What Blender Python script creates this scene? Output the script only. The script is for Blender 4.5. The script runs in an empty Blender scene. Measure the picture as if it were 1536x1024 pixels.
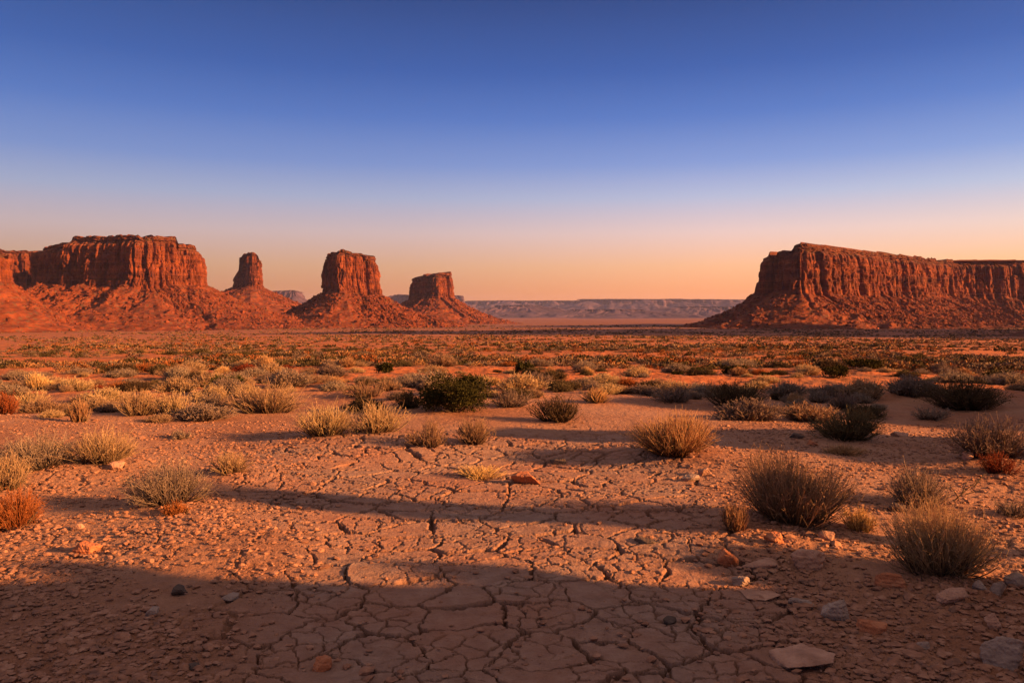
import bpy, math, random
import numpy as np
from mathutils import Vector

# ------------------------------------------------------------------ basics
scene = bpy.context.scene
COL = scene.collection
F = 1195.0            # focal length in pixels of the 1536 wide frame
CX, HY = 768.0, 472.0  # principal column, horizon row
EYE = 1.6
EXPO = 1.82
SUN_EL = math.radians(15.0)
SUN_AZ = math.radians(106.0)      # clockwise from +Y: to the right, a little behind the camera
S = np.array([math.cos(SUN_EL) * math.sin(SUN_AZ), math.cos(SUN_EL) * math.cos(SUN_AZ), math.sin(SUN_EL)])

scene.view_settings.view_transform = 'Standard'
scene.view_settings.look = 'None'
scene.view_settings.gamma = 1
scene.view_settings.exposure = EXPO
scene.render.engine = 'CYCLES'
scene.cycles.max_bounces = 5
scene.cycles.diffuse_bounces = 3
scene.cycles.transmission_bounces = 2
scene.cycles.volume_bounces = 0
scene.cycles.use_denoising = True


def lin(r, g, b):
    f = lambda c: (c / 255 / 12.92) if c <= 10 else ((c / 255 + .055) / 1.055) ** 2.4
    return np.array([f(r), f(g), f(b)])


# ------------------------------------------------------------------ noise
_rs = np.random.RandomState(7)
PERM = np.concatenate([_rs.permutation(1024)] * 3).astype(np.int32)
GA = _rs.rand(1024) * 2 * np.pi
GX, GY = np.cos(GA), np.sin(GA)
RV = _rs.rand(1024, 4)


def _h(i, j):
    return PERM[(PERM[i & 1023] + (j & 1023))]


def perlin(x, y):
    x = np.asarray(x, float); y = np.asarray(y, float)
    i = np.floor(x).astype(np.int64); j = np.floor(y).astype(np.int64)
    u = x - i; v = y - j
    fu = u * u * u * (u * (u * 6 - 15) + 10); fv = v * v * v * (v * (v * 6 - 15) + 10)
    def g(di, dj):
        k = _h(i + di, j + dj) & 1023
        return GX[k] * (u - di) + GY[k] * (v - dj)
    a = g(0, 0); b = g(1, 0); c = g(0, 1); d = g(1, 1)
    return ((a + (b - a) * fu) * (1 - fv) + (c + (d - c) * fu) * fv) * 1.5


def fbm(x, y, o=4, gain=.5, lac=2.03):
    s = 0; a = 1; f = 1; n = 0
    for k in range(o):
        s = s + a * perlin(x * f + 17.3 * k, y * f - 9.1 * k); n += a
        a *= gain; f *= lac
    return s / n


def ridged(x, y, o=3):
    s = 0; a = 1; f = 1; n = 0
    for k in range(o):
        s = s + a * (1 - np.abs(perlin(x * f + 5.7 * k, y * f + 3.3 * k)) * 1.6); n += a
        a *= .5; f *= 2.1
    return s / n


def sstep(a, b, x):
    t = np.clip((x - a) / (b - a), 0, 1)
    return t * t * (3 - 2 * t)


def voronoi(x, y, jit=.85):
    """distance to the nearest cell border, the cell's random value"""
    i = np.floor(x).astype(np.int64); j = np.floor(y).astype(np.int64)
    d1 = np.full(x.shape, 9.); d2 = np.full(x.shape, 9.)
    x1 = np.zeros(x.shape); y1 = x1.copy(); x2 = x1.copy(); y2 = x1.copy(); idv = x1.copy()
    for a in (-1, 0, 1):
        for b in (-1, 0, 1):
            k = _h(i + a, j + b) & 1023
            px = i + a + .5 + (RV[k, 0] - .5) * jit; py = j + b + .5 + (RV[k, 1] - .5) * jit
            d = (px - x) ** 2 + (py - y) ** 2
            m1 = d < d1; m2 = (~m1) & (d < d2)
            d2 = np.where(m1, d1, np.where(m2, d, d2))
            x2 = np.where(m1, x1, np.where(m2, px, x2)); y2 = np.where(m1, y1, np.where(m2, py, y2))
            d1 = np.where(m1, d, d1)
            x1 = np.where(m1, px, x1); y1 = np.where(m1, py, y1); idv = np.where(m1, RV[k, 2], idv)
    nx = x2 - x1; ny = y2 - y1; L = np.sqrt(nx * nx + ny * ny) + 1e-6
    e = (((x1 + x2) / 2 - x) * nx + ((y1 + y2) / 2 - y) * ny) / L
    return e, idv


# ------------------------------------------------------------------ mesh helpers
def new_mesh(name, verts, faces, smooth=True, attrs=None, mat=None):
    """faces: an (n,3) or (n,4) array, or a list of such arrays"""
    me = bpy.data.meshes.new(name)
    verts = np.asarray(verts, np.float32)
    fl = faces if isinstance(faces, list) else [faces]
    fl = [np.asarray(f, np.int32) for f in fl if len(f)]
    me.vertices.add(len(verts)); me.vertices.foreach_set('co', verts.ravel())
    loops = np.concatenate([f.ravel() for f in fl])
    tot = np.concatenate([np.full(len(f), f.shape[1], np.int32) for f in fl])
    start = np.concatenate([[0], np.cumsum(tot)[:-1]]).astype(np.int32)
    me.loops.add(len(loops)); me.loops.foreach_set('vertex_index', loops)
    me.polygons.add(len(tot)); me.polygons.foreach_set('loop_start', start)
    me.polygons.foreach_set('use_smooth', np.full(len(tot), smooth))
    me.update(calc_edges=True)
    for k, v in (attrs or {}).items():
        at = me.attributes.new(k, 'FLOAT', 'POINT')
        at.data.foreach_set('value', np.asarray(v, np.float32))
    if mat is not None:
        me.materials.append(mat)
    return me


def obj(name, me, parent=None, loc=None):
    o = bpy.data.objects.new(name, me)
    COL.objects.link(o)
    if parent is not None:
        o.parent = parent
    if loc is not None:
        o.location = loc
    return o


def tag(o, label=None, cat=None, group=None, kind=None):
    for k, v in (('label', label), ('category', cat), ('group', group), ('kind', kind)):
        if v:
            o[k] = v
    return o


def thing(name, label, cat, loc=(0, 0, 0), rz=0., group=None):
    o = bpy.data.objects.new(name, None)
    COL.objects.link(o)
    o.location = loc; o.rotation_euler = (0, 0, rz); o.empty_display_size = .2
    return tag(o, label, cat, group)


def copy_thing(root, loc, rz, sc, label, group):
    r = root.copy(); COL.objects.link(r)
    r.location = loc; r.rotation_euler = (0, 0, rz); r.scale = sc
    r['label'] = label
    if group: r['group'] = group
    for ch in KIDS.get(root.name, []):
        c = ch.copy(); COL.objects.link(c); c.parent = r
    return r


KIDS = {}


def grid_faces(nr, nc, wrap=False):
    i = np.arange(nr - 1)[:, None]; j = np.arange(nc if wrap else nc - 1)[None, :]
    j2 = (j + 1) % nc
    a = i * nc + j; b = i * nc + j2; c = (i + 1) * nc + j2; d = (i + 1) * nc + j
    return np.stack([a + 0 * j, b + 0 * i, c + 0 * i, d + 0 * j], -1).reshape(-1, 4)


# ------------------------------------------------------------------ materials
def nodes(name):
    m = bpy.data.materials.new(name); m.use_nodes = True
    nt = m.node_tree
    return m, nt, nt.nodes['Principled BSDF'], nt.nodes['Material Output']


def N(nt, typ, **kw):
    n = nt.nodes.new(typ)
    for k, v in kw.items():
        if k.startswith('_'):
            setattr(n, k[1:], v)
        else:
            n.inputs[k.replace('__', ' ')].default_value = v
    return n


def ramp(nt, fac, stops, interp='LINEAR'):
    r = nt.nodes.new('ShaderNodeValToRGB')
    cr = r.color_ramp; cr.interpolation = interp
    while len(cr.elements) < len(stops):
        cr.elements.new(.5)
    for e, (p, c) in zip(cr.elements, stops):
        e.position = p; e.color = (*c, 1) if len(c) == 3 else c
    nt.links.new(fac, r.inputs[0])
    return r.outputs[0]


def mix(nt, fac, a, b, typ='MIX'):
    n = nt.nodes.new('ShaderNodeMix'); n.data_type = 'RGBA'; n.blend_type = typ
    for sock, v in ((n.inputs[0], fac), (n.inputs[6], a), (n.inputs[7], b)):
        if hasattr(v, 'is_linked'):
            nt.links.new(v, sock)
        elif isinstance(v, (int, float)):
            sock.default_value = v
        else:
            sock.default_value = (*v, 1)
    return n.outputs[2]


def math_n(nt, op, a, b=0.0, c=None):
    n = nt.nodes.new('ShaderNodeMath'); n.operation = op
    for s, v in zip(n.inputs, (a, b, c)):
        if v is None: continue
        if hasattr(v, 'is_linked'): nt.links.new(v, s)
        else: s.default_value = v
    return n.outputs[0]


def noise(nt, vec, scale, detail=4, rough=.55):
    n = N(nt, 'ShaderNodeTexNoise', Scale=scale, Detail=detail, Roughness=rough)
    nt.links.new(vec, n.inputs['Vector'])
    return n.outputs[0]


def attr(nt, name):
    return N(nt, 'ShaderNodeAttribute', _attribute_name=name).outputs['Fac']


def bump(nt, bsdf, h, strength, dist):
    b = N(nt, 'ShaderNodeBump', Strength=strength, Distance=dist)
    nt.links.new(h, b.inputs['Height']); nt.links.new(b.outputs[0], bsdf.inputs['Normal'])
    return b


def mat_ground():
    m, nt, p, out = nodes('desert_soil')
    pos = N(nt, 'ShaderNodeNewGeometry').outputs['Position']
    n1 = noise(nt, pos, .9, 6); n2 = noise(nt, pos, 9, 5, .65); n3 = noise(nt, pos, 70, 4, .7); n4 = noise(nt, pos, .035, 5)
    soil = ramp(nt, n2, [(.25, (.145, .064, .038)), (.5, (.235, .102, .055)), (.75, (.32, .158, .09))])
    soil = mix(nt, ramp(nt, n3, [(.35, (0, 0, 0)), (.7, (.45,) * 3)]), soil, (.34, .16, .09))
    n6 = noise(nt, pos, .42, 5, .6)
    soil = mix(nt, ramp(nt, n6, [(.42, (0, 0, 0)), (.6, (.7,) * 3)]), soil, (.34, .185, .115))
    soil = mix(nt, ramp(nt, n6, [(.3, (.6,) * 3), (.42, (0, 0, 0))]), soil, (.17, .07, .042))
    crust = ramp(nt, n2, [(.25, (.19, .105, .074)), (.5, (.26, .155, .112)), (.75, (.335, .215, .158))])
    crust = mix(nt, ramp(nt, n1, [(.38, (0, 0, 0)), (.68, (.5,) * 3)]), crust, (.33, .118, .055))
    c = mix(nt, attr(nt, 'crust'), soil, crust)
    c = mix(nt, attr(nt, 'crack_shade'), c, (.09, .035, .02))  # shade in the cracks, painted in as darker soil colour
    # the plain: orange sand with scrub speckle far off
    far = ramp(nt, n4, [(.3, (.28, .080, .024)), (.55, (.41, .118, .031)), (.75, (.33, .108, .038))])
    mp = N(nt, 'ShaderNodeMapping'); mp.inputs['Scale'].default_value = (1, 1, .2); nt.links.new(pos, mp.inputs[0])
    sp = noise(nt, mp.outputs[0], .16, 5, .75)
    spk = ramp(nt, sp, [(.5, (0, 0, 0)), (.6, (.75,) * 3)])
    far = mix(nt, spk, far, (.11, .055, .028))
    sp2 = noise(nt, pos, 1.7, 7, .7)
    far = mix(nt, ramp(nt, sp2, [(.52, (0, 0, 0)), (.62, (.65,) * 3)]), far, (.15, .062, .03))
    far = mix(nt, ramp(nt, sp2, [(.34, (.5,) * 3), (.44, (0, 0, 0))]), far, (.44, .19, .085))
    sepp = N(nt, 'ShaderNodeSeparateXYZ'); nt.links.new(pos, sepp.inputs[0])
    floor_ = ramp(nt, math_n(nt, 'MULTIPLY', sepp.outputs[1], 1 / 4000.), [(.06, (0, 0, 0)), (.35, (.85,) * 3)])
    far = mix(nt, floor_, far, (.15, .058, .034))
    c = mix(nt, attr(nt, 'plain'), c, far)
    nt.links.new(c, p.inputs['Base Color'])
    p.inputs['Roughness'].default_value = .95
    p.inputs['Specular IOR Level'].default_value = .15
    n5 = noise(nt, pos, 260, 3, .7)
    h = math_n(nt, 'ADD', math_n(nt, 'MULTIPLY', n3, .5), n2)
    h = math_n(nt, 'ADD', math_n(nt, 'MULTIPLY', n5, .14), h)
    bump(nt, p, h, .75, .035)
    return m


def mat_rock(name, a, b, c, scale, strata=0., varnish_shade=0., bd=.5, bs=.6, speck=None):
    m, nt, p, out = nodes(name)
    tc = N(nt, 'ShaderNodeNewGeometry').outputs['Position']
    n1 = noise(nt, tc, scale, 6, .6); n2 = noise(nt, tc, scale * 6, 5, .65)
    col = ramp(nt, n1, [(.3, a), (.5, b), (.7, c)])
    if strata:
        mp = N(nt, 'ShaderNodeMapping'); mp.inputs['Scale'].default_value = (.004, .004, strata); nt.links.new(tc, mp.inputs[0])
        s = noise(nt, mp.outputs[0], 1., 5, .7)
        col = mix(nt, .6, col, ramp(nt, s, [(.38, (.30, .30, .32)), (.6, (1.15, 1.1, 1.1))]), 'MULTIPLY')
    if varnish_shade:
        mp = N(nt, 'ShaderNodeMapping'); mp.inputs['Scale'].default_value = (varnish_shade, varnish_shade, varnish_shade * .05); nt.links.new(tc, mp.inputs[0])
        s = noise(nt, mp.outputs[0], 1., 4, .6)
        col = mix(nt, .6, col, ramp(nt, s, [(.42, (1, 1, 1)), (.62, (.38, .34, .36))]), 'MULTIPLY')  # varnish streaks, darkened to paint extra shadow into the cliffs
    if speck:
        s = noise(nt, tc, speck, 4, .7)
        col = mix(nt, ramp(nt, s, [(.53, (0, 0, 0)), (.62, (.8,) * 3)]), col, (.085, .05, .03))
    nt.links.new(col, p.inputs['Base Color'])
    p.inputs['Roughness'].default_value = .92; p.inputs['Specular IOR Level'].default_value = .15
    bump(nt, p, math_n(nt, 'ADD', n1, math_n(nt, 'MULTIPLY', n2, .5)), bs, bd)
    return m


def mat_plant(name, base, mid, tip, trans=.3, var=.25):
    m, nt, p, out = nodes(name)
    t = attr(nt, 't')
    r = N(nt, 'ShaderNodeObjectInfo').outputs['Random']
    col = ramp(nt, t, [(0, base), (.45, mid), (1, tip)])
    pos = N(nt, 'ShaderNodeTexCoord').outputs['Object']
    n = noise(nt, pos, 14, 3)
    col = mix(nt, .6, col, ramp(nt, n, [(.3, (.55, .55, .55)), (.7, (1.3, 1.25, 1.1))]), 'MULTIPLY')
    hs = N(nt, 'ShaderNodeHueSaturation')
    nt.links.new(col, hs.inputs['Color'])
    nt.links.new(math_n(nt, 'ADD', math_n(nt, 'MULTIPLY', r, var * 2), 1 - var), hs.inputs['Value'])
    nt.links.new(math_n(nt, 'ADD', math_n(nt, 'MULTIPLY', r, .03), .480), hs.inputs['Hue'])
    d = nt.nodes.new('ShaderNodeBsdfDiffuse'); tr = nt.nodes.new('ShaderNodeBsdfTranslucent'); mx = nt.nodes.new('ShaderNodeMixShader')
    nt.links.new(hs.outputs[0], d.inputs[0]); nt.links.new(hs.outputs[0], tr.inputs[0])
    mx.inputs[0].default_value = trans
    nt.links.new(d.outputs[0], mx.inputs[1]); nt.links.new(tr.outputs[0], mx.inputs[2])
    nt.links.new(mx.outputs[0], out.inputs['Surface'])
    nt.nodes.remove(p)
    return m


MG = mat_ground()
M_CLIFF = mat_rock('red_sandstone', (.075, .019, .010), (.155, .038, .0135), (.235, .066, .0215), .05, strata=.16, varnish_shade=.16, bd=2.5, bs=.8)
M_CAP = mat_rock('capping_ledge_rock', (.075, .021, .011), (.12, .034, .015), (.18, .056, .025), .07, strata=.35, bd=2., bs=.8, speck=.12)
M_TALUS = mat_rock('talus_debris', (.06, .015, .008), (.118, .027, .0098), (.195, .050, .018), .06, bd=2.5, bs=.9, speck=.16)
M_FAR = mat_rock('haze_tinted_sandstone', (.060, .036, .056), (.070, .042, .062), (.085, .050, .070), .004, strata=.02, bd=12, bs=.3)  # lavender haze of the distance painted into the rock colour
M_STONE_TAN = mat_rock('tan_sandstone', (.24, .125, .08), (.35, .19, .125), (.45, .26, .175), 9, bd=.02, bs=.7)
M_STONE_RED = mat_rock('red_stone', (.22, .075, .035), (.34, .12, .055), (.42, .18, .09), 9, bd=.02, bs=.7)
M_STONE_GREY = mat_rock('grey_stone', (.17, .115, .09), (.26, .18, .14), (.36, .26, .20), 9, bd=.02, bs=.7)
M_STONE_DARK = mat_rock('dark_stone', (.055, .036, .028), (.085, .058, .045), (.13, .09, .07), 9, bd=.02, bs=.7)
M_GRAVEL = mat_rock('gravel_stone', (.12, .066, .048), (.25, .118, .07), (.35, .19, .12), 14, bd=.01, bs=.5)

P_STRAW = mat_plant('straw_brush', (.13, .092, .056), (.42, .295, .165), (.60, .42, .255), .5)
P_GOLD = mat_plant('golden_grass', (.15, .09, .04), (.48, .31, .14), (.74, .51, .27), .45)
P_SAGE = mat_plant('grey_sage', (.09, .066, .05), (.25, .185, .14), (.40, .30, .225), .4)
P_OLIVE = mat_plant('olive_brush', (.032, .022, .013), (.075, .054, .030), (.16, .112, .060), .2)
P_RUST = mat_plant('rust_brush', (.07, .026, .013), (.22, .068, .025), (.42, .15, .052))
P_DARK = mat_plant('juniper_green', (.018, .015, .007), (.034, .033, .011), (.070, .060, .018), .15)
P_WOOD = mat_plant('dry_wood', (.06, .04, .026), (.085, .058, .038), (.12, .085, .055), 0, .1)

# ------------------------------------------------------------------ terrain
_pr = np.array([0, 6, 12, 19, 26, 42, 90, 250, 600, 900, 1200, 2000, 4500, 9000, 20000], float)
_pz = np.array([0, 0, -.02, -.12, -.30, -.79, -2.1, -6.6, -14.2, -17.8, -21.0, -24.5, -28.5, -30, -31], float)

MOUNDS = []   # (x, y, radius, height)


def rel(x, y):
    """large-scale relief"""
    r = np.hypot(x, y)
    z = np.interp(r, _pr, _pz)
    z = z + .065 * perlin(x * .35 + 3.1, y * .55 + 1.7) * sstep(2, 6, r)
    z = z + .14 * perlin(x * .13 + 8.1, y * .22) * sstep(9, 16, r)
    z = z + .30 * perlin(x * .02, y * .035 + 2.2) * sstep(40, 120, r)
    z = z + 2.2 * perlin(x * .0035 + 1.2, y * .0045) * sstep(500, 1100, r)
    z = z + 6. * perlin(x * .0007 + 4.2, y * .0011) * sstep(2500, 5000, r)
    # unseen banks and a rise, added at right to cast shade bands
    u = x - 4.9; cr = 2.5 + .3 * perlin(y * .9, 3.3)
    cr = np.minimum(cr, np.interp(y, [2.05, 3.8, 4.4], [2.6, .85, 0])) + (.24 * perlin(y * 2.7, 5.3) + .17 * perlin(y * 6.7, 1.3)) * (y < 4.6)
    z = z + np.maximum(cr, 0) * np.exp(-np.abs(u / np.where(u < 0, .75, 1.6)) ** 2.2) * sstep(-3.5, -1.5, y)
    u = x - 9.6; cr = 2.7 + .4 * perlin(y * .7, 7.3)
    z = z + cr * np.exp(-np.abs(u / np.where(u < 0, 1.05, 2.5)) ** 2.2) * sstep(7.0, 7.8, y) * (1 - sstep(8.8, 10.2, y))
    u = x - 18; cr = 4.0 + .9 * perlin(y * .45, 2.3) + .35 * perlin(y * 1.3, 8.3)
    z = z + cr * np.exp(-np.abs(u / np.where(u < 0, 3., 6.)) ** 2.2) * sstep(7.5, 10, y) * (1 - sstep(14, 18, y))
    for mx, my, mr, mh in MOUNDS:
        d2 = ((x - mx) ** 2 + (y - my) ** 2) / (mr * mr)
        z = z + mh * np.exp(-d2)
    return z


def gz(x, y):
    return float(rel(np.array([float(x)]), np.array([float(y)]))[0])


_march = np.concatenate([np.arange(2.5, 30, .02), np.geomspace(30, 6000, 4000)])


def at(px, py):
    """the spot of ground seen at a photograph pixel"""
    X = (px - CX) / F * _march; zl = EYE - (py - HY) / F * _march
    k = np.argmax(zl <= rel(X, _march))
    return float(X[k]), float(_march[k])


# hummocks under the shrubs and small rims of crumbled earth
for px, py, r, h in ((1015, 690, .75, .13), (1180, 800, .7, .06), (1410, 880, .45, .07), (250, 760, .5, .05), (150, 705, .6, .07),
                     (345, 715, .5, .06), (300, 800, .55, .05), (420, 820, .45, .05), (520, 655, 1., .08), (1100, 700, .5, .06),
                     (60, 705, .6, .06), (1480, 700, .6, .08), (640, 672, .7, .05), (1200, 690, .6, .06)):
    x, y = at(px, py)
    MOUNDS.append((x, y, r, h))


def terrain():
    a_in = np.linspace(-math.radians(37.5), math.radians(37.5), 1180)
    a_out = np.linspace(math.radians(37.5), math.radians(360 - 37.5), 180)[1:-1]
    ang = np.concatenate([a_in, a_out])
    rs = [.25]
    while rs[-1] < 16000:
        r = rs[-1]
        if r < 2.9: d = .12
        elif r < 9.5: d = min(.55 * r * r / 1275, .018)
        elif r < 60: d = .0055 * r
        elif r < 3000: d = .009 * r
        else: d = .02 * r
        if r >= 9.5 and r < 20: d = max(.018, .0055 * r * (r / 20) ** .5)
        rs.append(r + d)
    R = np.array(rs)
    nr, nc = len(R), len(ang)
    X = R[:, None] * np.sin(ang)[None, :]; Y = R[:, None] * np.cos(ang)[None, :]
    Z = rel(X, Y)
    crust = np.zeros_like(X); crack_shade = np.zeros_like(X)
    k1 = int(np.searchsorted(R, 17.)); k0 = int(np.searchsorted(R, 2.2))
    sl = (slice(k0, k1), slice(0, len(a_in)))
    x = X[sl]; y = Y[sl]; r = np.hypot(x, y)
    # where the dried mud is: a broad tongue through the middle
    c1 = .28 + .25 * perlin(x * .6, y * .6)
    left = -1.05 - .22 * (y - 3.4) - .75 * sstep(5.2, 7.5, y); right = 1.5 + .06 * (y - 3.4)
    m = sstep(left - .35, left + .35, x + c1 * 1.6 - .45) * (1 - sstep(right - .3, right + .3, x + c1 * 1.2 - .3))
    m = m * (1 - sstep(9.5, 13, y + c1 * 2))
    wx = x + .07 * fbm(x * 3.1, y * 3.1, 3) + .03 * fbm(x * 15, y * 15 + 4, 3)
    wy = y + .07 * fbm(x * 3.1 + 40, y * 3.1, 3) + .03 * fbm(x * 15 + 9, y * 15, 3)
    e1, id1 = voronoi(wx / .40 + 3.3, wy / .36, .95)
    e1 = e1 * .38
    e2, id2 = voronoi(wx / .145 + 7.7, wy / .13 + 2.2, .95)
    e2 = e2 * .138
    wid = np.clip(.5 + 1.1 * perlin(x * 2.3, y * 2.3 + 9), .08, 1.2)
    w1 = (.006 + .015 * wid ** 1.6) * (1 + .10 * np.clip(y - 4, 0, 5))
    k_1 = 1 - sstep(w1 * .35, w1, e1)
    sh = np.exp(-e1 / .035)
    w2 = (.0045 + .005 * np.clip(.5 + perlin(x * 3.7, y * 3.7), 0, 1)) * (1 + .12 * np.clip(y - 4, 0, 5))
    pres = sstep(-.3, .1, perlin(x * 1.9 + 6, y * 1.9))
    k_2 = (1 - sstep(w2 * .4, w2, e2)) * pres
    outm = sstep(-.1, .35, fbm(x * .8 + 2, y * .8, 2))
    mm = np.maximum(m, .42 * outm * (1 - sstep(8, 11, y)))
    z = Z[sl]
    plate = (id1 - .5) * .014 + .007 * np.exp(-e1 / .03)
    z = z + mm * (plate - (.055 + .007) * k_1 - .016 * k_2)
    # crumbly earth
    rough = 1 - .72 * m
    lump = np.clip(fbm(x * 5, y * 5, 3), -.2, 1)
    z = z + rough * (.010 * lump + .008 * fbm(x * 14, y * 14, 4, .6) + .006 * np.abs(perlin(x * 45, y * 45)) + .022 * np.clip(fbm(x * 1.7 + 5, y * 1.7, 3) - .08, 0, 1) * np.abs(fbm(x * 13, y * 13, 3)))
    z = z + m * (.006 * fbm(x * 9, y * 22, 3) + .0035 * fbm(x * 40, y * 60, 2))
    fade = 1 - sstep(14.5, 16.8, r)
    Z[sl] = Z[sl] * (1 - fade) + z * fade
    crust[sl] = m * .95
    crack_shade[sl] = np.clip(mm * (k_1 * .9 + k_2 * .65), 0, 1) * fade
    # rough tussocky plain beyond
    k2 = int(np.searchsorted(R, 15.)); x = X[k2:]; y = Y[k2:]; r = np.hypot(x, y)
    Z[k2:] += sstep(14.5, 17, r) * (1 - sstep(60, 300, r)) * (.08 * fbm(x * 1.9, y * 1.9, 4, .6))
    Z[k2:] += sstep(60, 150, r) * (1 - sstep(1500, 4000, r)) * .5 * np.clip(fbm(x * .05, y * .05, 3), -.1, 1)
    plain = sstep(12, 26, np.hypot(X, Y)) * .9
    V = np.stack([X, Y, Z], -1).reshape(-1, 3)
    Fq = grid_faces(nr, nc, True)[:, ::-1]
    me = new_mesh('ground', V, Fq, True, {'crust': crust.ravel(), 'crack_shade': crack_shade.ravel(), 'plain': plain.ravel()}, MG)
    o = obj('ground', me)
    tag(o, 'cracked pinkish mud flat and orange desert plain', 'ground', kind='structure')


terrain()

# ------------------------------------------------------------------ buttes and mesas
def chaikin(P, n=2, q=.2):
    for _ in range(n):
        Q = np.roll(P, -1, 0)
        P = np.stack([P * (1 - q) + Q * q, P * q + Q * (1 - q)], 1).reshape(-1, 2)
    return P


def resample(P, n):
    Q = np.vstack([P, P[:1]])
    d = np.concatenate([[0], np.cumsum(np.hypot(*np.diff(Q, axis=0).T))])
    s = np.linspace(0, d[-1], n, endpoint=False)
    return np.stack([np.interp(s, d, Q[:, 0]), np.interp(s, d, Q[:, 1])], -1), s, d[-1]


def smooth_c(A, k):
    ker = np.hanning(2 * k + 3); ker /= ker.sum()
    n = len(A)
    return np.stack([np.convolve(np.concatenate([A[-k - 1:, i], A[:, i], A[:k + 1, i]]), ker, 'valid')[:n] for i in range(A.shape[1])], -1)


def columns(s, L, width, seed, z=None):
    """rounded buttress columns along an arc: 0 in the clefts, up to 1 on the column fronts; and a value per column"""
    rs = np.random.RandomState(seed)
    n = max(6, int(L / width))
    e = (np.arange(n + 1) + np.concatenate([[0], (rs.rand(n - 1) - .5) * .8, [0]])) / n * L
    k = np.clip(np.searchsorted(e, s, side='right') - 1, 0, n - 1)
    u = (s - e[k]) / (e[k + 1] - e[k])
    f = np.clip(1 - np.abs(2 * u - 1) ** 3.2, 0, 1) ** .7
    val = rs.rand(n)
    return f, val[k]


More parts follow.
